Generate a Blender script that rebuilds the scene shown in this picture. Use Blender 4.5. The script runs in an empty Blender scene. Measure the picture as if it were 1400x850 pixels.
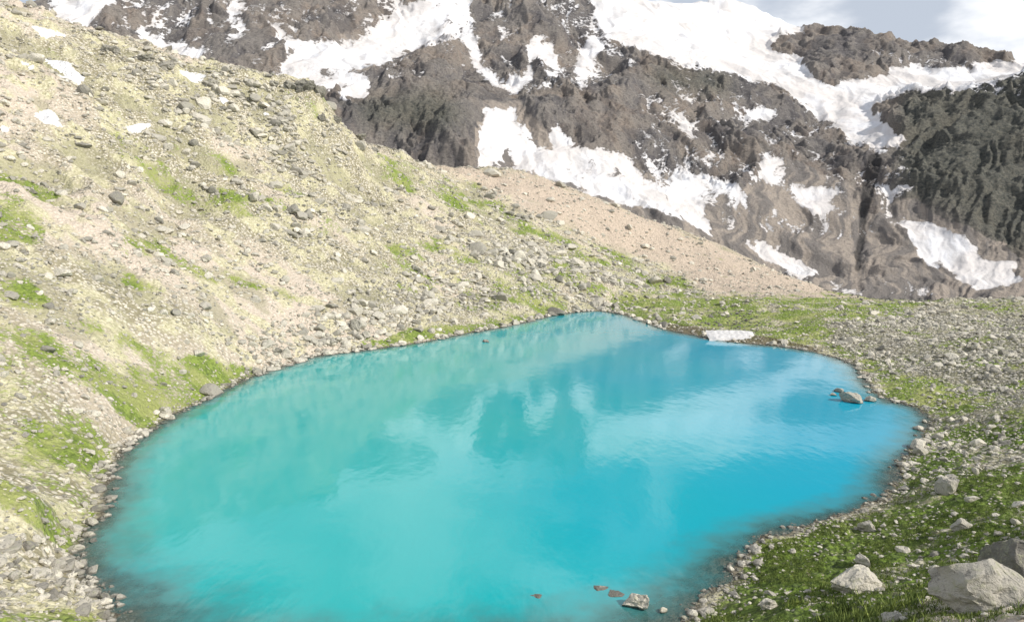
import bpy, bmesh, math, time
import numpy as np
T0=time.time()
rng=np.random.default_rng(7)
CAMZ=30.0; PITCH=math.radians(7.0); C=math.cos(PITCH); S=math.sin(PITCH); F=1011.0

# ---------------------------------------------------------------- image pixels <-> world
def W(u,v,t):
    dx=(u-700)/F; dz=-(v-425)/F
    return (dx*t,(C+S*dz)*t,CAMZ+(-S+C*dz)*t)
def Wz(u,v,z=0.0):
    dz=-(v-425)/F
    return W(u,v,(CAMZ-z)/(S-C*dz))
def to_image_px(x,y,z):  # projects world points to image pixel coordinates through the camera
    d=np.maximum(y*C-(z-CAMZ)*S,1.0); up=y*S+(z-CAMZ)*C
    return 700+F*x/d, 425-F*up/d

# ---------------------------------------------------------------- noise
perm=rng.permutation(256); perm=np.concatenate([perm,perm]).astype(np.int32)
ang=rng.random(256)*2*np.pi; GX=np.cos(ang); GY=np.sin(ang)
def perlin(x,y,seed=0):
    x=x+seed*17.31; y=y-seed*9.77
    xi=np.floor(x).astype(np.int64); yi=np.floor(y).astype(np.int64)
    xf=x-xi; yf=y-yi
    u=xf*xf*xf*(xf*(xf*6-15)+10); v=yf*yf*yf*(yf*(yf*6-15)+10)
    def g(a,b,fx,fy):
        h=perm[perm[a&255]+(b&255)]
        return GX[h]*fx+GY[h]*fy
    n0=g(xi,yi,xf,yf); n1=g(xi+1,yi,xf-1,yf)
    m0=g(xi,yi+1,xf,yf-1); m1=g(xi+1,yi+1,xf-1,yf-1)
    a=n0+u*(n1-n0); b=m0+u*(m1-m0)
    return (a+v*(b-a))*1.5
def fbm(x,y,scale,octv,seed=0,gain=0.5,ridged=False):
    s=np.zeros(np.shape(x),float); a=1.0; f=1.0/scale
    for i in range(octv):
        n=perlin(x*f,y*f,seed+i*3)
        if ridged: n=1-2*np.abs(n)*1.3
        s+=a*n; a*=gain; f*=2.03
    return s
def ss(t):
    t=np.clip(t,0,1); return t*t*(3-2*t)

# ---------------------------------------------------------------- RBF surfaces
class MQ:
    def __init__(self,pts,c):
        p=np.array(pts,float); self.p=p[:,:2]; self.c=c; n=len(p)
        r=np.sqrt(((self.p[:,None]-self.p[None])**2).sum(-1)+c*c)
        A=np.zeros((n+3,n+3)); A[:n,:n]=r
        P=np.c_[np.ones(n),self.p]; A[:n,n:]=P; A[n:,:n]=P.T
        self.w=np.linalg.lstsq(A,np.r_[p[:,2],0,0,0],rcond=1e-10)[0]; self.n=n
    def __call__(self,x,y):
        z=self.w[self.n]+self.w[self.n+1]*x+self.w[self.n+2]*y
        for i in range(self.n):
            z=z+self.w[i]*np.sqrt((x-self.p[i,0])**2+(y-self.p[i,1])**2+self.c**2)
        return z

shore_px=[(820,425),(760,430),(700,444),(640,455),(560,470),(500,478),(430,487),(400,497),(350,512),(290,540),(240,565),(200,590),(165,620),(150,650),(140,690),(118,730),(105,765),(120,800),(150,830),(180,860),(300,905),(500,925),(700,910),(820,885),(900,862),(960,830),(1000,790),(1020,755),(1080,725),(1150,705),(1210,680),(1225,640),(1258,610),(1270,585),(1260,560),(1212,545),(1185,520),(1170,500),(1130,485),(1080,475),(1010,468),(960,460),(910,450),(870,435)]
shore=np.array([Wz(u,v)[:2] for u,v in shore_px])
def catmull(P,k=4):
    out=[]; n=len(P)
    for i in range(n):
        a,b,c,d=P[i-1],P[i],P[(i+1)%n],P[(i+2)%n]
        for j in range(k):
            t=j/k
            out.append(0.5*((2*b)+(-a+c)*t+(2*a-5*b+4*c-d)*t*t+(-a+3*b-3*c+d)*t**3))
    return np.array(out)
SH=catmull(shore)
gx0,gx1,gy0,gy1,gs=-170,240,10,340,0.6
gx=np.arange(gx0,gx1,gs); gy=np.arange(gy0,gy1,gs)
GXX,GYY=np.meshgrid(gx,gy)
D2=np.full(GXX.shape,1e9); inside=np.zeros(GXX.shape,bool)
for i in range(len(SH)):
    a=SH[i]; b=SH[(i+1)%len(SH)]; e=b-a
    t=np.clip(((GXX-a[0])*e[0]+(GYY-a[1])*e[1])/(e@e+1e-9),0,1)
    D2=np.minimum(D2,(GXX-a[0]-t*e[0])**2+(GYY-a[1]-t*e[1])**2)
    cond=((a[1]>GYY)!=(b[1]>GYY))
    xc=(b[0]-a[0])*(GYY-a[1])/((b[1]-a[1]) if abs(b[1]-a[1])>1e-9 else 1e-9)+a[0]
    inside^=cond&(GXX<xc)
SDF=np.sqrt(D2)*np.where(inside,-1,1)
def bil(img,fx,fy):
    h,w=img.shape
    fx=np.clip(fx,0,w-1.001); fy=np.clip(fy,0,h-1.001)
    i=fx.astype(int); j=fy.astype(int); a=fx-i; b=fy-j
    return (img[j,i]*(1-a)+img[j,i+1]*a)*(1-b)+(img[j+1,i]*(1-a)+img[j+1,i+1]*a)*b
def sdf(x,y):
    d=bil(SDF,(x-gx0)/gs,(y-gy0)/gs)
    out=np.maximum(0,np.maximum(gx0-x,x-gx1))+np.maximum(0,np.maximum(gy0-y,y-gy1))
    return d+out

near=[(a[0],a[1],0.0) for a in shore[::1]]
near+=[W(*q) for q in [
 (0,850,48),(0,740,60),(60,700,66),(0,640,76),(80,600,88),(0,520,92),(120,520,104),(0,400,113),(150,400,132),(0,300,138),(150,300,160),(250,430,140),
 (0,200,165),(130,200,195),(0,100,200),(-150,400,100),(-200,200,150),(-200,0,210),
 (250,300,190),(250,200,222),(350,400,172),(360,300,208),(360,210,248),(480,400,198),(480,300,238),(480,240,275),
 (600,400,225),(600,330,262),(600,270,310),(720,400,244),(720,340,285),(720,300,325),(800,390,268),(800,340,320),(850,400,272),(900,395,300),
 (-100,-20,225),(0,8,232),(70,32,240),(150,64,245),(230,84,252),(290,99,262),(350,114,270),(400,128,275),(435,126,285),(462,168,296),(480,194,305),(560,216,335),(640,232,370),(700,236,388),(750,246,398),(800,268,400),(850,290,398),(900,304,395),(950,321,392),(1000,342,388),(1050,364,375),(1100,383,360),(1150,400,340),(1190,411,320),
 (650,280,330),(850,340,345),(950,365,345),(1000,380,335),(1050,395,310),
 (900,413,262),(840,417,262),(1000,412,270),(1100,412,272),(1200,412,274),(1300,410,274),(1400,408,274),(1550,405,270),
 (890,424,240),(930,434,226),(980,444,214),(1040,452,203),(920,428,236),(1100,452,198),(1150,460,190),(1250,450,195),(1400,440,200),(1250,490,158),(1400,500,135),
 (1300,540,124),(1400,560,103),(1320,600,100),(1400,640,80),(1300,660,77),(1400,720,60),(1300,740,62),(1200,740,67),(1100,760,65),(1150,800,57),(1250,800,51),(1400,790,46),(1050,820,56),
 (1100,850,48.5),(1200,850,43),(1300,850,38),(1400,850,34),(1600,700,60),(1600,850,30)]]
near+=[(0,0,26.5),(-15,0,26.5),(15,0,26.8),(0,15,18),(0,28,9),(0,40,2.5),(-25,30,9),(-30,15,16),(20,18,16.5),(40,10,22),(-60,20,18),(-60,-10,26),
 (-100,420,55),(-220,330,90),(-300,250,110),(-250,420,60),(0,500,-5),(-150,500,20),(100,480,-25),(180,440,-40),(300,420,-50),(420,350,-40),(300,200,6),(200,330,-14),(300,300,-10),(-80,360,60),
 (0,440,38),(60,430,20),(-300,100,100),(200,100,12),(-400,500,60),(500,200,10),(130,150,5.0)]
HN=MQ(near,4.0)
mtn=[W(*q) for q in [
 (-400,60,1450),(-250,60,1500),(-60,50,1500),(50,22,1500),(110,2,1520),(200,-12,1550),(300,-14,1580),(400,-14,1620),(470,-20,1640),(560,-6,1640),(640,-10,1650),(720,-22,1680),(800,-8,1700),(850,2,1720),(905,10,1750),(950,6,1760),(975,-4,1760),(1010,0,1760),(1040,14,1750),(1100,40,1700),(1160,42,1600),(1230,48,1550),(1300,62,1500),(1370,78,1450),(1400,88,1420),(1500,110,1350),(1700,100,1250),
 (100,200,880),(300,220,880),(480,235,860),(200,60,1250),(330,60,1230),(420,100,1130),(470,145,1000),(560,150,960),(620,200,880),(640,120,1130),(600,50,1380),(500,50,1340),(700,65,1320),(700,135,1080),(690,200,920),(760,120,1150),(800,200,960),(800,65,1350),
 (650,240,840),(800,260,830),(960,315,800),(1100,380,745),(1250,404,700),(1400,398,680),(1600,390,650),
 (900,150,1130),(860,230,930),(900,70,1370),(1000,60,1530),(1050,110,1330),(1000,180,1080),(1100,170,1180),(1060,60,1570),(1060,250,940),(1150,105,1360),(1200,150,1220),(1200,200,1080),(1120,300,880),(1200,300,870),(1290,112,1330),(1360,98,1330),(1240,210,1010),(1280,155,1080),(1330,125,1110),(1400,100,1130),(1320,230,900),(1400,220,900),(1320,300,830),(1400,310,800),(1260,340,800),(1500,120,1000)]]
mtn+=[(0,600,-50),(-300,600,10),(300,600,-70),(500,500,-60),(-100,480,0),(200,480,-45),(-500,500,60),(-600,2200,100),(0,2300,150),(600,2300,150),(1300,2000,100),(-1500,1900,100),(0,1950,380),(1300,1200,300),(-1300,1000,250)]
HM=MQ(mtn,30.0)

# ---------------------------------------------------------------- class masks
U0,V0=-400,-260; MW,MH=2200,1280
def raster(polys,blur=4):
    img=np.zeros((MH,MW),np.float32)
    for it in polys:
        val=1.0
        if isinstance(it,tuple) and isinstance(it[1],(int,float)) : P,val=it
        else: P=it
        P=np.array(P,float)-[U0,V0]
        x0,y0=np.floor(P.min(0)).astype(int)-1; x1,y1=np.ceil(P.max(0)).astype(int)+1
        x0=max(x0,0);y0=max(y0,0);x1=min(x1,MW);y1=min(y1,MH)
        X,Y=np.meshgrid(np.arange(x0,x1),np.arange(y0,y1))
        ins=np.zeros(X.shape,bool)
        for i in range(len(P)):
            a=P[i];b=P[(i+1)%len(P)]
            if a[1]==b[1]: continue
            ins^=((a[1]>Y)!=(b[1]>Y))&(X<(b[0]-a[0])*(Y-a[1])/(b[1]-a[1])+a[0])
        sub=img[y0:y1,x0:x1]; sub[ins]=np.maximum(sub[ins],val)
    for ax in (0,1):
        for k in range(2):
            c=np.cumsum(np.pad(img,[(blur+1,blur) if a==ax else (0,0) for a in (0,1)],mode='edge').astype(float),axis=ax)
            n=img.shape[ax]
            if ax==0: img=(c[2*blur+1:2*blur+1+n]-c[:n])/(2*blur+1)
            else: img=(c[:,2*blur+1:2*blur+1+n]-c[:,:n])/(2*blur+1)
    return img
def samp(img,u,v): return bil(img,u-U0,v-V0)

snow_m=raster([
 ([(50,22),(80,5),(110,-10),(170,-10),(150,10),(112,36),(80,28)],1.0),
 ([(180,25),(205,45),(235,62),(280,70),(278,92),(240,84),(200,72),(186,50)],.85),
 ([(285,-20),(335,-20),(326,20),(350,56),(320,44),(300,10)],.75),
 ([(352,22),(400,50),(440,62),(500,50),(530,16),(560,8),(600,-15),(652,-15),(640,18),(618,55),(560,66),(520,92),(478,92),(445,130),(405,116),(368,106),(402,74),(372,44)],.88),
 ([(456,94),(515,106),(497,136),(464,138)],.85),
 ([(638,20),(656,52),(664,86),(690,112),(720,94),(720,56),(734,58),(730,108),(700,127),(676,119),(648,92),(630,52)],.82),
 ([(733,40),(754,50),(770,120),(750,110),(734,74)],.82),([(799,44),(832,54),(808,83),(801,124),(783,101)],.8),
 ([(652,148),(696,148),(694,186),(682,234),(644,234),(660,190)],.92),
 ([(690,138),(704,148),(726,188),(750,210),(746,170),(766,166),(782,194),(802,202),(824,198),(840,208),(834,192),(852,204),(876,232),(908,258),(920,234),(960,236),(1012,256),(1026,286),(985,272),(960,270),(980,322),(900,292),(850,279),(790,260),(740,242),(700,226),(692,182)],.83),
 ([(804,-12),(850,-6),(960,-9),(1010,-14),(1050,10),(1108,42),(1064,50),(1048,62),(1096,82),(1114,106),(1140,120),(1150,108),(1196,106),(1238,88),(1290,96),(1400,80),(1424,96),(1300,124),(1240,128),(1186,150),(1236,188),(1204,210),(1168,190),(1126,156),(1058,114),(1000,102),(930,92),(878,70),(826,46)],1.0),
 ([(1034,202),(1076,220),(1064,256),(1050,242),(1036,254)],.8),([(1082,250),(1132,260),(1156,290),(1106,290)],.82),
 ([(1020,148),(1064,148),(1060,162),(1028,160)],.8),([(925,148),(962,173),(950,184),(918,166)],.75),
 ([(1238,298),(1264,303),(1302,316),(1340,348),(1394,357),(1392,387),(1350,400),(1310,383),(1278,346),(1290,374),(1262,364)],.95),
 ([(1014,326),(1060,333),(1116,372),(1102,386),(1058,364)],.85),([(1126,384),(1180,396),(1182,410),(1138,398)],.85),([(1225,382),(1300,402),(1250,404)],.7),
 ([(1208,252),(1226,262),(1212,294)],.85),
 ([(150,-60),(640,-90),(640,100),(480,120),(300,80),(150,40)],.44),([(640,-90),(860,-30),(880,110),(700,140)],.42),
 ([(860,90),(1180,130),(1250,200),(1240,330),(1000,320),(860,220)],.42),([(1180,60),(1400,90),(1400,130),(1180,130)],.44),([(1130,360),(1320,380),(1320,412),(1130,405)],.36),
 ([(-400,-50),(300,-80),(300,40),(60,60),(-400,120)],.46),
],4)
firm_m=raster([[(804,-12),(1010,-14),(1108,42),(1096,82),(1150,120),(1240,90),(1400,80),(1424,96),(1240,128),(1200,200),(1058,114),(878,70)],[(1238,298),(1394,357),(1350,400),(1262,364)]],6)
scree_m=raster([[(700,225),(960,240),(1000,262),(1090,215),(1180,262),(1180,300),(1240,270),(1290,300),(1400,350),(1500,420),(560,420),(600,232)],
 [(655,140),(700,130),(760,200),(760,240),(650,236)],[(420,60),(540,40),(560,70),(470,110)]],7)
green_m=raster([[(1230,120),(1600,60),(1600,340),(1380,350),(1290,290),(1230,270),(1225,200)],[(480,140),(600,120),(640,160),(600,180),(500,170)],[(880,90),(1000,100),(1000,130),(900,120)]],12)
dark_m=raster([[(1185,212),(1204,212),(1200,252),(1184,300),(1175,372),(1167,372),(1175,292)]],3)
grass_m=raster([
 ([(-60,225),(40,235),(80,275),(60,320),(20,335),(-60,320)],.75),([(-60,370),(30,385),(70,415),(20,420),(-60,400)],.75),
 ([(-60,520),(60,530),(140,580),(160,620),(130,700),(90,760),(40,720),(-60,660)],.60),([(-60,830),(120,835),(190,880),(-60,900)],.7),([(-60,430),(200,440),(200,560),(-60,520)],.44),([(0,430),(60,450),(100,500),(0,470)],.54),
 ([(170,450),(260,480),(330,500),(370,505),(290,545),(210,590),(150,560),(190,520),(160,480)],.70),
 ([(170,315),(235,345),(240,355),(180,335)],.78),([(240,345),(330,375),(420,410),(320,390),(250,370)],.66),([(170,370),(230,390),(240,410),(180,400)],.66),
 ([(485,462),(560,448),(640,440),(700,425),(780,412),(790,425),(700,446),(600,466),(520,476)],.88),([(600,405),(700,395),(790,400),(770,415),(650,425)],.64),
 ([(500,340),(600,320),(720,355),(760,400),(560,410)],.48),([(480,190),(560,225),(700,285),(820,330),(980,402),(860,400),(780,345),(640,300),(520,240)],.58),
 ([(395,125),(440,125),(480,190),(430,165)],.6),([(120,170),(300,200),(450,280),(480,330),(300,300),(150,240)],.42),([(750,340),(980,400),(900,412),(740,400)],.60),
 ([(830,413),(900,400),(1240,403),(1260,425),(1150,448),(1130,475),(1010,466),(950,456),(880,448),(835,428)],.82),
 ([(1240,402),(1420,402),(1420,436),(1300,425)],.60),([(1060,455),(1180,480),(1240,540),(1290,555),(1210,545),(1170,500)],.66),
 ([(1190,500),(1290,520),(1350,545),(1300,565),(1200,550)],.80),([(1150,440),(1420,430),(1420,560),(1300,550),(1180,490)],.42),
 ([(1240,555),(1500,540),(1600,700),(1600,1000),(960,1000),(900,870),(960,830),(1010,790),(1030,755),(1090,725),(1160,705),(1215,680),(1230,640)],.66),
 ([(1040,730),(1120,715),(1240,740),(1210,780),(1080,800),(1020,810),(1030,760)],1.0),([(1260,700),(1400,620),(1420,700),(1330,740)],.82),([(930,870),(1020,830),(1100,840),(1260,820),(1260,900),(930,900)],.95),
],6)
tan_m=raster([[(560,214),(640,228),(760,240),(900,300),(1050,360),(1210,412),(985,404),(890,355),(800,322),(735,290),(640,250)],],5)
bank_shade_m=raster([[(845,428),(900,440),(960,448),(1060,462),(1120,476),(1120,482),(1060,474),(960,462),(900,452),(855,436)]],2)  # foot of the right bank, where its shade is painted
lush_m=raster([[(1240,590),(1420,560),(1600,700),(1600,1000),(900,1000),(940,850),(1000,790),(1080,720),(1200,700)]],22)
nsnow_m=raster([[(34,32),(60,38),(94,50),(62,52)],[(52,80),(90,86),(118,106),(110,118),(84,104)],[(40,152),(68,152),(88,174),(62,168)],[(170,171),(212,171),(198,180),(175,179)],[(236,95),(290,105),(262,114)],
 [(300,131),(320,139),(302,142)],[(22,85),(48,89),(40,96)],[(355,151),(383,156),(360,158)],[(0,172),(16,177),(0,182)]],2)
rub_m=raster([([(360,440),(480,420),(620,330),(760,330),(900,380),(840,410),(700,420),(560,448),(480,480),(370,505),(330,500)],1.0),
 ([(160,80),(330,100),(430,140),(480,220),(420,250),(200,130)],.9),([(340,260),(440,280),(430,330),(360,330)],.9),
 ([(1140,430),(1420,422),(1420,560),(1300,550),(1240,535),(1180,500),(1130,470)],1.0),([(1230,560),(1400,550),(1420,650),(1240,650)],.7),
 ([(-50,720),(60,760),(110,790),(160,850),(-50,850)],.7),([(1000,740),(1200,700),(1280,660),(1300,700),(1180,740),(1020,800),(960,850),(930,850)],.45)],10)

# ---------------------------------------------------------------- height field
def height(x,y,ret=False):
    x=np.asarray(x,float); y=np.asarray(y,float)
    r=np.hypot(x,y); z=np.zeros_like(x); ex=np.zeros_like(x)
    b=ss((r-430)/130)
    m=b<1
    d=np.full_like(x,200.0)
    if m.any():
        xn,yn=x[m],y[m]
        dn=sdf(xn,yn)+0.8*fbm(xn,yn,9,5,5,.6)
        h=HN(xn,yn)
        floor=np.where(dn<8,.14*dn,1.12-.5*(dn-8))
        amp=ss(dn/22)
        h=h+amp*(fbm(xn,yn,46,3,11)*1.6+fbm(xn,yn,11,3,12)*.6)
        rug=np.clip((xn*-1+30)/80,0,1)*np.clip((h-8)/30,0,1)
        rd=fbm(xn,yn,22,5,14,ridged=True)-.3
        h=h+rug*rd*1.8
        h=np.maximum(h,floor)
        s=ss(dn/3.2)
        ho=h*s+.12*np.maximum(dn,0)*(1-s)
        ho=ho+ss(dn/3)*(fbm(xn,yn,3.0,3,13)*.24+np.maximum(fbm(xn,yn,1.1,2,15),0)*.26)
        hi=-np.minimum(np.abs(dn)*.16+np.maximum(np.abs(dn)-3,0)*.3,6)+fbm(xn,yn,2.0,2,16)*.12
        zn=np.where(dn>0,ho,hi)
        z[m]+=zn*(1-b[m]); d[m]=dn; ex[m]=rd
    m=b>0
    if m.any():
        xm,ym=x[m],y[m]
        h=HM(xm,ym)
        u,v=to_image_px(xm,ym,h)
        sn=samp(snow_m,u,v); sc=samp(scree_m,u,v); gn=samp(green_m,u,v)
        rock=1-.8*ss((sn-.45)/.4); rock*=1-.75*sc
        far=ss((np.hypot(xm,ym)-600)/200)
        wx=xm+fbm(xm,ym,140,3,31)*55; wy=ym+fbm(xm,ym,140,3,32)*55
        big=fbm(wx*1.15+wy*.25,wy*.55,210,3,20,ridged=True)-.3
        h=h+far*big*15*(.4+.6*rock)
        mid=fbm(wx*1.3,wy*.6,60,4,22,gain=.5,ridged=True)-.3
        h=h+far*rock*mid*5
        az=xm/np.maximum(ym,1)*1100+fbm(xm,ym,60,3,33)*18
        gul=fbm(az,ym*.3,34,5,34,gain=.55,ridged=True)-.3
        h=h+far*(rock*gul*(2.4+1.2*gn)+sc*gul*.9)
        h=h+far*(fbm(xm,ym,38,6,24,.62)*2.8*(.10+rock))
        tt=(h+.30*xm+fbm(xm,ym,90,5,25,.6)*30)/15.0
        st=np.clip(np.abs((tt%1)-.4)*2.2,0,.9)
        h=h+far*rock*st*4.2*(.6+.6*fbm(xm,ym,70,2,35))
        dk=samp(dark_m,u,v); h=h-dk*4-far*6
        z[m]+=h*b[m]; ex[m]=(big*.5+mid*.25+gul*.35)*b[m]
    if ret: return z,d,ex
    return z

# ---------------------------------------------------------------- mesh helpers
def mkmesh(name,verts,faces,mats=None,smooth=True,attrs=None,nper=4):
    me=bpy.data.meshes.new(name)
    nv=len(verts); nf=len(faces)
    me.vertices.add(nv); me.vertices.foreach_set('co',verts.astype(np.float32).ravel())
    me.loops.add(nf*nper); me.loops.foreach_set('vertex_index',faces.astype(np.int32).ravel())
    me.polygons.add(nf); me.polygons.foreach_set('loop_start',(np.arange(nf)*nper).astype(np.int32))
    try: me.polygons.foreach_set('loop_total',np.full(nf,nper,np.int32))
    except Exception: pass
    me.update(calc_edges=True)
    me.polygons.foreach_set('use_smooth',np.full(nf,smooth))
    if attrs:
        for k,a in attrs.items():
            at=me.attributes.new(k,'FLOAT','POINT'); at.data.foreach_set('value',a.astype(np.float32))
    ob=bpy.data.objects.new(name,me); bpy.context.scene.collection.objects.link(ob)
    if mats: me.materials.append(mats)
    return ob
def gridfaces(nr,nc):
    i=np.arange(nr-1)[:,None]*nc+np.arange(nc-1)[None]
    return np.stack([i,i+1,i+nc+1,i+nc],-1).reshape(-1,4)

# ---------------------------------------------------------------- node helper
class N:
    def __init__(s,name):
        s.m=bpy.data.materials.new(name); s.m.use_nodes=True; s.t=s.m.node_tree
        s.b=s.t.nodes['Principled BSDF']; s.out=s.t.nodes['Material Output']
        s.pos=s.t.nodes.new('ShaderNodeNewGeometry').outputs['Position']
    def n(s,k,**kw):
        n=s.t.nodes.new(k)
        for a,v in kw.items(): setattr(n,a,v)
        return n
    def l(s,a,b):
        if hasattr(a,'links') : s.t.links.new(a,b)
        else: b.default_value=a
    def attr(s,n): 
        a=s.n('ShaderNodeAttribute'); a.attribute_name=n; return a.outputs['Fac']
    def noise(s,scale,detail=4,rough=.55,vec=None,dist=0):
        n=s.n('ShaderNodeTexNoise'); n.inputs['Scale'].default_value=scale; n.inputs['Detail'].default_value=detail
        n.inputs['Roughness'].default_value=rough; n.inputs['Distortion'].default_value=dist
        s.l(vec or s.pos,n.inputs['Vector']); return n.outputs['Fac']
    def vor(s,scale,feature='F1',vec=None):
        n=s.n('ShaderNodeTexVoronoi'); n.feature=feature; n.inputs['Scale'].default_value=scale
        s.l(vec or s.pos,n.inputs['Vector']); return n
    def math(s,op,a,b=0.0,clamp=False):
        n=s.n('ShaderNodeMath',operation=op); n.use_clamp=clamp; s.l(a,n.inputs[0]); s.l(b,n.inputs[1]); return n.outputs[0]
    def mix(s,f,a,b,bt='MIX'):
        n=s.n('ShaderNodeMix',data_type='RGBA',blend_type=bt); s.l(f,n.inputs[0])
        for v,i in ((a,6),(b,7)):
            if isinstance(v,tuple): n.inputs[i].default_value=(*v,1)
            else: s.l(v,n.inputs[i])
        return n.outputs[2]
    def step(s,v,lo,hi,a=0.,b=1.):
        n=s.n('ShaderNodeMapRange',interpolation_type='SMOOTHSTEP'); s.l(v,n.inputs[0])
        for i,q in enumerate((lo,hi,a,b)): n.inputs[i+1].default_value=q
        return n.outputs[0]
    def scale(s,v):
        n=s.n('ShaderNodeVectorMath',operation='MULTIPLY'); s.l(s.pos,n.inputs[0]); n.inputs[1].default_value=v; return n.outputs[0]
    def bump(s,h,dist,strength=1.0,prev=None):
        n=s.n('ShaderNodeBump'); n.inputs['Distance'].default_value=dist; n.inputs['Strength'].default_value=strength
        s.l(h,n.inputs['Height'])
        if prev: s.l(prev,n.inputs['Normal'])
        return n.outputs[0]

# near ground
g=N('stony_meadow')
v1=g.vor(1.5); v2=g.vor(3.6)
sep=lambda o:(lambda n:(g.l(o,n.inputs[0]),n.outputs[0])[1])(g.n('ShaderNodeSeparateColor'))
c1=sep(v1.outputs['Color']); c2=sep(v2.outputs['Color'])
fine=g.noise(1.3,5,.7)
stone=g.mix(c1,(.31,.285,.24),(.76,.70,.58))
stone=g.mix(g.math('MULTIPLY',c2,.5),stone,(.58,.54,.435))
stone=g.mix(g.step(v1.outputs['Distance'],.33,.60,0,.95),stone,(.26,.235,.15))
pk=g.step(g.attr('n1'),-.1,.5,0,.7)
stone=g.mix(pk,stone,(.62,.53,.45))
soil=g.mix(g.step(fine,.35,.65),(.36,.34,.20),(.66,.615,.44))
stone=g.mix(g.step(g.attr('n2'),-.10,.45,0,.9),stone,soil)
stone=g.mix(g.step(g.attr('rd'),.15,-.35,0,.55),stone,(.27,.26,.16))
rubc=g.mix(c1,(.14,.135,.12),(.50,.475,.42))
rubc=g.mix(g.step(v1.outputs['Distance'],.33,.60,0,.95),rubc,(.12,.12,.075))
stone=g.mix(g.math('MULTIPLY',g.attr('rub'),.7),stone,rubc)
tanc=g.mix(g.step(fine,.3,.7),(.34,.28,.22),(.62,.52,.42))
stone=g.mix(g.attr('tan'),stone,tanc)
gr=g.mix(g.step(fine,.35,.65),(.090,.14,.022),(.235,.31,.055))
gr=g.mix(g.step(g.attr('n2'),-.1,.5,0,.65),gr,(.33,.34,.13))
gr2=g.mix(g.step(fine,.38,.64),(.026,.050,.007),(.145,.225,.026))
gr=g.mix(g.math('MULTIPLY',g.attr('lush'),.9),gr,gr2)
gf=g.math('ADD',g.attr('grass'),g.math('ADD',g.math('MULTIPLY',g.attr('n3'),.42),g.math('MULTIPLY',g.math('SUBTRACT',fine,.5),1.3)))
gf=g.step(gf,.44,.72,0,.95)
gf=g.math('MULTIPLY',gf,g.step(g.math('ADD',c2,g.math('MULTIPLY',c1,.7)),.18,.30))
col=g.mix(gf,stone,gr)
col=g.mix(g.step(g.math('ADD',g.attr('bank'),g.math('SUBTRACT',fine,.5)),.3,.7,0,.85),col,(.12,.10,.06))  # peaty brown with the bank's own shade painted into the colour
wet=g.step(g.math('ADD',g.attr('shore'),g.math('SUBTRACT',fine,.5)),-.2,1.1,1,0)
col=g.mix(wet,col,(.13,.115,.085))
sf=g.step(g.math('ADD',g.attr('snow'),g.math('MULTIPLY',g.math('SUBTRACT',g.noise(.45,5,.75),.5),1.8)),.38,.5)
col=g.mix(sf,col,(.74,.74,.75))
g.l(col,g.b.inputs['Base Color']); g.b.inputs['Roughness'].default_value=.95; g.b.inputs['Specular IOR Level'].default_value=.2
b1=g.bump(g.math('ADD',g.math('ADD',g.math('MULTIPLY',v1.outputs['Distance'],-.34),g.math('MULTIPLY',v2.outputs['Distance'],-.13)),g.math('MULTIPLY',g.noise(5,3,.7),.14)),1.0,1.0)
g.l(b1,g.b.inputs['Normal'])
MAT_G=g.m

# mountain
g=N('mountain_rock')
n3=g.noise(.22,5,.78,g.scale((1,.8,1.5)))
n2=g.attr('n2')
rock=g.mix(g.step(g.attr('n1'),-.4,.4),(.150,.142,.145),(.285,.24,.205))  # rock colours lifted paler, distance haze painted in
rock=g.mix(g.step(n2,-.3,.45,0,.6),rock,(.225,.21,.20))
rock=g.mix(g.step(n3,.53,.66,0,.6),rock,(.38,.35,.315))
rock=g.mix(g.step(g.attr('gul'),.25,.75,0,.4),rock,(.33,.30,.265))
rock=g.mix(g.step(n3,.47,.36,0,.7),rock,(.09,.086,.09))
rock=g.mix(g.step(g.attr('gul'),-.05,-.6,0,.5),rock,(.10,.096,.10))
gn=g.mix(g.step(n3,.38,.64),(.065,.075,.068),(.175,.175,.14))
rock=g.mix(g.math('MULTIPLY',g.attr('green'),.75),rock,gn)
scr=g.mix(g.step(g.attr('n4'),-.35,.4),(.25,.23,.215),(.45,.39,.335))
scr=g.mix(g.step(n3,.45,.65,0,.5),scr,(.235,.215,.205))
sc=g.step(g.math('ADD',g.attr('scree'),g.math('MULTIPLY',n2,.25)),.4,.62)
col=g.mix(sc,rock,scr)
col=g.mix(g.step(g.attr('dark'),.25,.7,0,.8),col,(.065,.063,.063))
geo=g.n('ShaderNodeSeparateXYZ'); gg=g.n('ShaderNodeNewGeometry'); g.l(gg.outputs['Normal'],geo.inputs[0])
steep=g.step(geo.outputs[2],.40,.75,-.25,.04)
sn=g.math('ADD',g.attr('snow'),g.math('ADD',steep,g.math('MULTIPLY',g.math('SUBTRACT',n3,.5),.95)))
sf=g.step(sn,.49,.56)
snc=g.mix(g.step(g.attr('n1'),-.3,.5),(.73,.73,.75),(.63,.60,.585))
snc=g.mix(g.step(g.attr('n4'),-.1,.5,0,.6),snc,(.50,.485,.48))
snc=g.mix(g.step(sn,.88,.55,0,.55),snc,(.50,.475,.46))
col=g.mix(sf,col,snc)
g.l(col,g.b.inputs['Base Color']); g.b.inputs['Roughness'].default_value=.95; g.b.inputs['Specular IOR Level'].default_value=.15
rk=g.math('SUBTRACT',1.0,g.math('MULTIPLY',sf,.8))
g.l(g.bump(g.math('MULTIPLY',n3,rk),6.0,1.0),g.b.inputs['Normal'])
MAT_M=g.m

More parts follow.
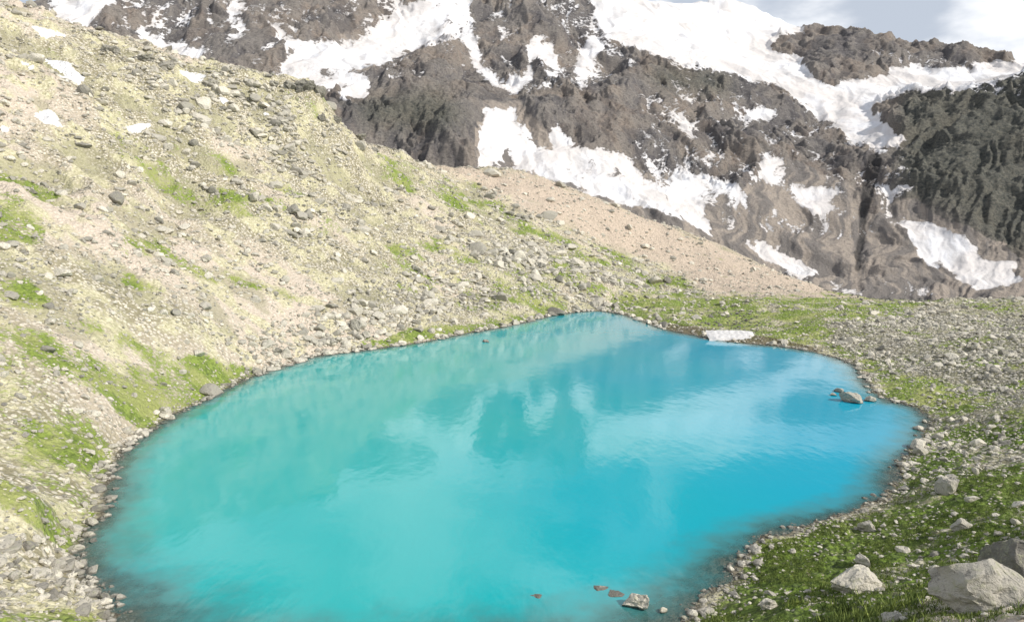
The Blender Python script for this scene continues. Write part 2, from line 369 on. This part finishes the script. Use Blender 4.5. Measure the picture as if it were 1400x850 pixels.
# rocks
g=N('granite_rubble')
tint=g.attr('tint')
rn=g.noise(2.0,5,.72)
c=g.mix(tint,(.19,.18,.16),(.70,.655,.56))
c=g.mix(g.step(rn,.5,.66,0,.7),c,(.34,.34,.24))
c=g.mix(g.step(rn,.46,.34,0,.7),c,(.16,.155,.14))
zs=g.n('ShaderNodeSeparateXYZ'); g.l(g.pos,zs.inputs[0])
c=g.mix(g.step(zs.outputs[2],.06,.24,.8,0),c,(.10,.10,.088))
g.l(c,g.b.inputs['Base Color']); g.b.inputs['Roughness'].default_value=.9; g.b.inputs['Specular IOR Level'].default_value=.2
g.l(g.bump(rn,.35,.9),g.b.inputs['Normal'])
MAT_R=g.m

# water
g=N('glacial_water')
sd=g.attr('shore')
xw=g.n('ShaderNodeSeparateXYZ'); g.l(g.pos,xw.inputs[0])
deep=g.mix(g.step(g.math('ADD',xw.outputs[0],g.math('MULTIPLY',g.noise(.02,2),50)),5,80),(.005,.365,.365),(.003,.315,.46))  # open-water turquoise; reflected blue sky painted in towards the right
ns=g.noise(.3,4,.6)
sdn=g.math('MULTIPLY',sd,g.step(xw.outputs[1],54,80,.55,1.0))
wc=g.mix(g.step(g.math('ADD',sdn,g.math('MULTIPLY',g.math('SUBTRACT',ns,.5),5)),-6,-.2),deep,(.06,.18,.17))
g.l(wc,g.b.inputs['Base Color']); g.b.inputs['Roughness'].default_value=.075; g.b.inputs['IOR'].default_value=1.44
g.l(g.step(g.math('ADD',sdn,g.math('MULTIPLY',g.math('SUBTRACT',ns,.5),3)),-2.6,.3,1.0,.2),g.b.inputs['Alpha'])
g.l(g.bump(g.noise(.7,2,.5,g.scale((1,.45,1))),.020,1.0,g.bump(g.noise(.05,1),.10)),g.b.inputs['Normal'])
MAT_W=g.m

# ---------------------------------------------------------------- terrain sheets
NC=1300; th=np.radians(np.linspace(-50,50,NC))
def sheet(name,rs,mat,nearflag):
    R,TH=np.meshgrid(rs,th,indexing='ij')
    x=(R*np.sin(TH)).ravel(); y=(R*np.cos(TH)).ravel()
    z,d,ex=height(x,y,ret=True)
    u,v=to_image_px(x,y,z)
    if nearflag:
        w1=fbm(x,y,12,4,61,.6); w2=fbm(x,y,12,4,62,.6)
        gu=u+w1*16; gv=v+w2*8
        at=dict(grass=samp(grass_m,gu,gv),tan=samp(tan_m,gu,gv),snow=samp(nsnow_m,u+w1*7,v+w2*3),rub=samp(rub_m,gu,gv)*ss((u-(1350-v))/150),bank=samp(bank_shade_m,u,v),lush=samp(lush_m,gu,gv),shore=d,n1=fbm(x,y,55,3,63),n2=fbm(x,y,9,4,64,.6),n3=fbm(x,y,14,5,65,.62),rd=ex)
    else:
        w1=fbm(x,y,45,5,66,.6); w2=fbm(x,y,45,5,67,.6)
        sa=samp(snow_m,u+w1*9,v+w2*5)
        n5=fbm(x*1.2,y*.5,36,5,68,.62)
        az=x/np.maximum(y,1)*1100+fbm(x,y,60,3,33)*18
        gu2=fbm(az,y*.3,34,5,34,gain=.55,ridged=True)-.3
        n6=fbm(az,y*.13,15,4,72,.6)
        fm=samp(firm_m,u,v)
        sa=sa-ex*.16*(1-fm*.6)+n5*.16*(1-fm*.5)+n6*.24*(1-fm*.85)
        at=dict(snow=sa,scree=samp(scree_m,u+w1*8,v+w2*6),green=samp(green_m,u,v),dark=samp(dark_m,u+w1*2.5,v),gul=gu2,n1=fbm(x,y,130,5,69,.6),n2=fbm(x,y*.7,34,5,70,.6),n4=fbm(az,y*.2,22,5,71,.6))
    f=gridfaces(len(rs),NC)
    return mkmesh(name,np.c_[x,y,z],f,mat,True,at)
rs_n=np.r_[np.geomspace(3,30,30)[:-1],np.geomspace(30,445,820)]
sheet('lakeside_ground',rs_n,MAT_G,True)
rs_m=np.r_[np.linspace(445,680,50)[:-1],np.linspace(680,1800,680)[:-1],np.linspace(1800,2300,20)]
sheet('mountain',rs_m,MAT_M,False)

# lake
wx=np.arange(SH[:,0].min()-4,SH[:,0].max()+4,1.0); wy=np.arange(SH[:,1].min()-4,SH[:,1].max()+4,1.0)
X,Y=np.meshgrid(wx,wy); d=sdf(X.ravel(),Y.ravel())
f=gridfaces(len(wy),len(wx)); f=f[(d[f].min(1)<2.5)]
mkmesh('lake_water',np.c_[X.ravel(),Y.ravel(),np.zeros(X.size)],f,MAT_W,True,dict(shore=d))

# ---------------------------------------------------------------- rocks
def ico(sub):
    bm=bmesh.new(); bmesh.ops.create_icosphere(bm,subdivisions=sub,radius=1)
    v=np.array([q.co[:] for q in bm.verts]); f=np.array([[w.index for w in q.verts] for q in bm.faces]); bm.free(); return v,f
def rockshape(sub,k,seed,rough=.06):
    r=np.random.default_rng(seed); v,f=ico(sub)
    v=v*(1+rough*r.standard_normal((len(v),1)))
    for i in range(k):
        n=r.standard_normal(3); n/=np.linalg.norm(n); c=r.uniform(.40,.8)
        dd=v@n; over=np.maximum(dd-c,0); v=v-over[:,None]*n*.95
    return v,f
def merge(name,pos,size,shapes,asp,smooth=False):
    n=len(pos); which=rng.integers(0,len(shapes),n); V=[];Fc=[];TI=[];off=0
    for s,(v,f) in enumerate(shapes):
        ids=np.where(which==s)[0]
        if not len(ids): continue
        m=len(ids); sc=size[ids][:,None]*np.c_[rng.uniform(.8,1.35,m),rng.uniform(.7,1.1,m),rng.uniform(asp[0],asp[1],m)]
        P=v[None]*sc[:,None]
        a=rng.random(m)*6.283; tl=rng.normal(0,.25,m)
        ct,st_=np.cos(tl)[:,None],np.sin(tl)[:,None]
        y=P[...,1]*ct-P[...,2]*st_; z=P[...,1]*st_+P[...,2]*ct; P=np.stack([P[...,0],y,z],-1)
        ca,sa=np.cos(a)[:,None],np.sin(a)[:,None]
        P=np.stack([P[...,0]*ca-P[...,1]*sa,P[...,0]*sa+P[...,1]*ca,P[...,2]],-1)+pos[ids][:,None]
        V.append(P.reshape(-1,3)); Fc.append((f[None]+(np.arange(m)*len(v))[:,None,None]+off).reshape(-1,3))
        TI.append(np.repeat(np.clip(rng.beta(2,1.6,m),0,1),len(v))); off+=m*len(v)
    return mkmesh(name,np.vstack(V),np.vstack(Fc),MAT_R,smooth,dict(tint=np.concatenate(TI)),3)
def scatter(n,r0,r1,minsize,k,dens,rs=.30):
    r=rng.uniform(r0,r1,n); a=np.radians(rng.uniform(-40,40,n)); x=r*np.sin(a); y=r*np.cos(a)
    z,d,ex=height(x,y,ret=True); u,v=to_image_px(x,y,z)
    g_=samp(grass_m,u,v); rb=samp(rub_m,u,v); tn=samp(tan_m,u,v); sw=samp(nsnow_m,u,v)
    cl=ss((fbm(x,y,18,3,41)+.35)/.7)
    right=ss((u-(1350-v))/150)
    p=dens(g_,rb,tn,cl,d,right)*(sw<.3)*(d>-1.2)
    k_=rng.random(n)<p
    x,y,z,r,right=x[k_],y[k_],z[k_],r[k_],right[k_]
    s=minsize*(.6+r/160.)*np.exp(np.abs(rng.normal(0,k,len(r))))*.5*(1-rs*right)
    return np.c_[x,y,z+s*.12],s
p,s=scatter(240000,30,400,.23,.5,lambda g_,rb,tn,cl,d,R:((.20+.6*rb+.35*cl)*(1-.72*np.clip(g_,0,1))*(1-.7*tn)+.5*(np.abs(d-.3)<1.3))*(.7+.3*R))
merge('scree_stones',p,s,[rockshape(1,2,i,.12) for i in range(8)],(.45,.85))
p,s=scatter(52000,32,400,.62,.5,lambda g_,rb,tn,cl,d,R:((.07+.7*rb*(.25+.75*cl)+.14*cl)*(1-.85*np.clip(g_,0,1))*(1-.8*tn)+.30*(np.abs(d-.4)<1.4)))
merge('rock_rubble',p,s,[rockshape(2,6,20+i,.05) for i in range(8)],(.5,.9))
p,s=scatter(6500,45,390,1.3,.38,lambda g_,rb,tn,cl,d,R:(.025+.55*rb*cl+.12*(np.abs(d-.6)<1.2))*(1-.6*np.clip(g_,0,1))*(1-.9*tn)*(d>-.8)*(1-.8*R))
merge('boulder_field',p,s,[rockshape(3,9,40+i,.02) for i in range(8)],(.5,.9))

def boulder(x,y,w,h,seed,sink=.3,tint=.55,z=None,name='boulder'):
    v,f=rockshape(5,16,seed,0)
    q=np.array(v)
    am0=2.2 if name!='boulder' else 1.0
    for sc_,am in ((1.6,.09),(4,.05),(9,.025),(20,.012)):
        am*=am0
        q=q+am*np.stack([perlin(q[:,1]*sc_+seed,q[:,2]*sc_+q[:,0],3),perlin(q[:,0]*sc_+seed,q[:,2]*sc_+q[:,1],4),perlin(q[:,0]*sc_+q[:,2],q[:,1]*sc_+seed,5)],-1)
    q/=np.abs(q).max(0)
    q=q*[w/2,w/2*.8,h/2*(1+sink)]
    z0=float(height(np.array([float(x)]),np.array([float(y)]))[0]) if z is None else z
    q=q+[0,0,h/2*(1-sink)]
    ob=mkmesh(name,q,f,MAT_R,True,dict(tint=np.full(len(q),tint)),3)
    ob.location=(x,y,z0); ob.rotation_euler=(0,0,seed*1.3 if name=='boulder' else .4+.2*(seed%3))
    ob.data.set_sharp_from_angle(angle=math.radians(24))
for i,a in enumerate([(56.6,120.8,4.1,2.1,0,.45),(60.0,120.8,2.4,1.2,0,.5),(57.6,127.8,2.4,1.1,0,.35),(55.6,125,1.4,.5,0,.4),(-6.4,181.6,2.4,.6,0,.2),(9.8,54.7,2.2,1.2,0,.9),(11.8,53.9,.9,.4,0,.8),(1.8,56.5,2.4,.32,-.18,.5),(7.2,57.6,1.7,.35,-.14,.5),(8.4,56.8,1.8,.3,-.16,.5)]):
    boulder(a[0],a[1],a[2],a[3],101+i,.4,a[5],a[4]-.05)
for i,a in enumerate([(24.4,49.4,3.8,1.7,.7),(44,72.2,2.6,1.6,.5),(52.3,92,2.2,1.3,.5),(33.8,67.4,2.2,1.0,.5),(22.9,33.4,5.4,2.5,.45),(18.9,34.8,1.5,.8,.5),(28.2,39.4,4.2,3.1,.0),(25.2,36.8,1.4,.9,.4),
   (-37.5,179,5,3.2,.55),(-48,155,4,2.4,.6),(-51.5,153,3,1.8,.5),(-53.5,111,2.6,1.7,.6),(-24.6,214,4.8,2.6,.5),(-65,221,5.5,3,.2),(-61,223,4,2.6,.2),(-62,149,3.2,1.8,.45),(-35,176,3,1.6,.5),(18.5,50.5,1.6,.8,.6),(29,58,1.5,.8,.6),(38,60,1.8,1.0,.5)]):
    boulder(a[0],a[1],a[2],a[3],201+i,.4,a[4])
for i,a in enumerate([(-78,288,9,3.6,.0),(-74,291,6,3.0,.1),(-83,286,7,2.8,.15),(-71,284,5,2.6,.1),(-68,293,6,2.4,.05),(-88,282,5,2,.2),(-122,254,8,2.6,.2),(-116,257,6,2.2,.25),(-130,248,6,2.2,.2),(-104,262,6,2.2,.3),(-96,268,5,2,.25),(-62,303,7,2.6,.1),(-57,309,5,2.2,.15)]):
    boulder(a[0],a[1],a[2],a[3],301+i,.7,a[4],name='rock_outcrop')

# snow bank remnant on the shore
def slab(name,x,y,lx,ly,h,rot,z):
    n=40; a=np.linspace(-1,1,n); X,Y=np.meshgrid(a,a); rr=np.hypot(np.abs(X)**2,np.abs(Y)**2)
    Z=h*(1-ss((rr-.6)/.5))+.12*perlin(X*4,Y*4,8)+.05*np.sin(X*24+perlin(X*2,Y*2,3)*2)+(Y+1)*.95
    V=np.c_[(X*lx/2*(1+.12*perlin(Y*2,X*2,2))).ravel(),(Y*ly/2*(1+.25*perlin(X*2,Y*2,6))).ravel(),Z.ravel()]
    ob=mkmesh(name,V,gridfaces(n,n),MAT_S,True); ob.location=(x,y,z); ob.rotation_euler=(0,0,rot)
g=N('old_snow'); g.l(g.mix(g.noise(.9,5,.7),(.70,.70,.71),(.42,.40,.38)),g.b.inputs['Base Color']); g.b.inputs['Roughness'].default_value=.8
g.l(g.bump(g.noise(1.5,4),.2),g.b.inputs['Normal']); MAT_S=g.m
xs,ys,_=Wz(1003,466); slab('snow_patch',xs,ys+2.6,11,5.6,.35,-.1,-.05)

# ---------------------------------------------------------------- grass tufts on the near right bank
g=N('grass_blades'); g.l(g.mix(g.attr('tint'),(.05,.085,.012),(.27,.33,.07)),g.b.inputs['Base Color']); g.b.inputs['Roughness'].default_value=.8; MAT_B=g.m
n=90000; r=rng.uniform(30,95,n); a=np.radians(rng.uniform(8,39,n)); x=r*np.sin(a); y=r*np.cos(a)
z,d,ex=height(x,y,ret=True); u,v=to_image_px(x,y,z); keep=(rng.random(n)<np.clip(samp(grass_m,u,v)-.2,0,1)*1.4*ss((fbm(x,y,5,3,51)+.4)/.6))&(d>1.2)
x,y,z,r=x[keep],y[keep],z[keep],r[keep]; m=len(x); nb=6
big=(rng.random(m)<.12*ss(fbm(x,y,4,2,52)+.4)*(r<60))
X=np.repeat(x,nb)+rng.normal(0,.10,m*nb); Y=np.repeat(y,nb)+rng.normal(0,.10,m*nb); Z=np.repeat(z,nb)-.04
hh=np.repeat(np.where(big,.6,.16)*rng.uniform(.7,1.3,m),nb)*rng.uniform(.6,1.2,m*nb); aa=rng.random(m*nb)*6.283; wd=.022+hh*.025
lean=hh*rng.uniform(.1,.7,m*nb); la=rng.random(m*nb)*6.283
A=np.c_[X-np.cos(aa)*wd,Y-np.sin(aa)*wd,Z]; B=np.c_[X+np.cos(aa)*wd,Y+np.sin(aa)*wd,Z]; Cc=np.c_[X+np.cos(la)*lean,Y+np.sin(la)*lean,Z+hh]
V=np.stack([A,B,Cc],1).reshape(-1,3); fz=np.arange(len(V)).reshape(-1,3)
mkmesh('grass_tufts',V,fz,MAT_B,False,dict(tint=np.repeat(np.repeat(rng.random(m)**1.5,nb),3)),3)

# ---------------------------------------------------------------- light
sv=np.array([.74,-.34,.58]); sv/=np.linalg.norm(sv)
from mathutils import Vector
L=bpy.data.lights.new('sun','SUN'); L.energy=5.0; L.angle=math.radians(.5); L.color=(1,.945,.855)
lo=bpy.data.objects.new('sun',L); bpy.context.scene.collection.objects.link(lo); lo.rotation_euler=Vector(sv).to_track_quat('Z','Y').to_euler()
w=bpy.data.worlds.new('World'); bpy.context.scene.world=w; w.use_nodes=True; t=w.node_tree; bg=t.nodes['Background']; bg.inputs[1].default_value=.12
sk=t.nodes.new('ShaderNodeTexSky'); sk.sky_type='NISHITA'; sk.sun_disc=False; sk.sun_elevation=math.asin(sv[2]); sk.sun_rotation=math.atan2(sv[0],sv[1]); sk.altitude=2500
tc=t.nodes.new('ShaderNodeTexCoord'); mp=t.nodes.new('ShaderNodeVectorMath'); mp.operation='MULTIPLY'; mp.inputs[1].default_value=(1,1,2.4); t.links.new(tc.outputs['Generated'],mp.inputs[0])
nz=t.nodes.new('ShaderNodeTexNoise'); nz.inputs['Scale'].default_value=3.0; nz.inputs['Detail'].default_value=6; nz.inputs['Roughness'].default_value=.58; nz.inputs['Distortion'].default_value=.4; t.links.new(mp.outputs[0],nz.inputs['Vector'])
def mr(src,a,b,c,d_,smooth=False):
    q=t.nodes.new('ShaderNodeMapRange'); q.interpolation_type='SMOOTHSTEP' if smooth else 'LINEAR'; t.links.new(src,q.inputs[0])
    for i,k in enumerate((a,b,c,d_)): q.inputs[i+1].default_value=k
    return q.outputs[0]
def mm(op,a,b):
    q=t.nodes.new('ShaderNodeMath'); q.operation=op; t.links.new(a,q.inputs[0])
    if hasattr(b,'links'): t.links.new(b,q.inputs[1])
    else: q.inputs[1].default_value=b
    return q.outputs[0]
ds=t.nodes.new('ShaderNodeVectorMath'); ds.operation='DISTANCE'; t.links.new(tc.outputs['Generated'],ds.inputs[0]); ds.inputs[1].default_value=(.36,.85,.38)
hole=mr(ds.outputs['Value'],.09,.19,-.36,.14,True)
sx=t.nodes.new('ShaderNodeSeparateXYZ'); t.links.new(tc.outputs['Generated'],sx.inputs[0])
low=mr(sx.outputs[2],.27,.32,.38,0,True)
hi_=mr(sx.outputs[2],.5,.9,.03,-.10)
cv=mm('ADD',mm('ADD',nz.outputs['Fac'],hole),mm('ADD',low,hi_))
cf=mr(cv,.49,.63,0,.95,True)
n2=t.nodes.new('ShaderNodeTexNoise'); n2.inputs['Scale'].default_value=6; n2.inputs['Detail'].default_value=5; t.links.new(mp.outputs[0],n2.inputs['Vector'])
cc=t.nodes.new('ShaderNodeMix'); cc.data_type='RGBA'; cc.inputs[6].default_value=(4.8,5.3,6.1,1); cc.inputs[7].default_value=(9.6,9.7,9.9,1)
t.links.new(mr(n2.outputs['Fac'],.38,.60,0,1,True),cc.inputs[0])
mx=t.nodes.new('ShaderNodeMix'); mx.data_type='RGBA'; t.links.new(cf,mx.inputs[0]); t.links.new(sk.outputs[0],mx.inputs[6]); t.links.new(cc.outputs[2],mx.inputs[7]); t.links.new(mx.outputs[2],bg.inputs[0])

cd=bpy.data.cameras.new('camera'); cam=bpy.data.objects.new('camera',cd); bpy.context.scene.collection.objects.link(cam)
cam.location=(0,0,CAMZ); cam.rotation_euler=(math.radians(90)-PITCH,0,0); cd.lens=26; cd.sensor_width=36; cd.clip_end=10000; cd.clip_start=.1
sc=bpy.context.scene; sc.camera=cam
sc.view_settings.view_transform='Standard'; sc.view_settings.look='None'; sc.view_settings.exposure=0
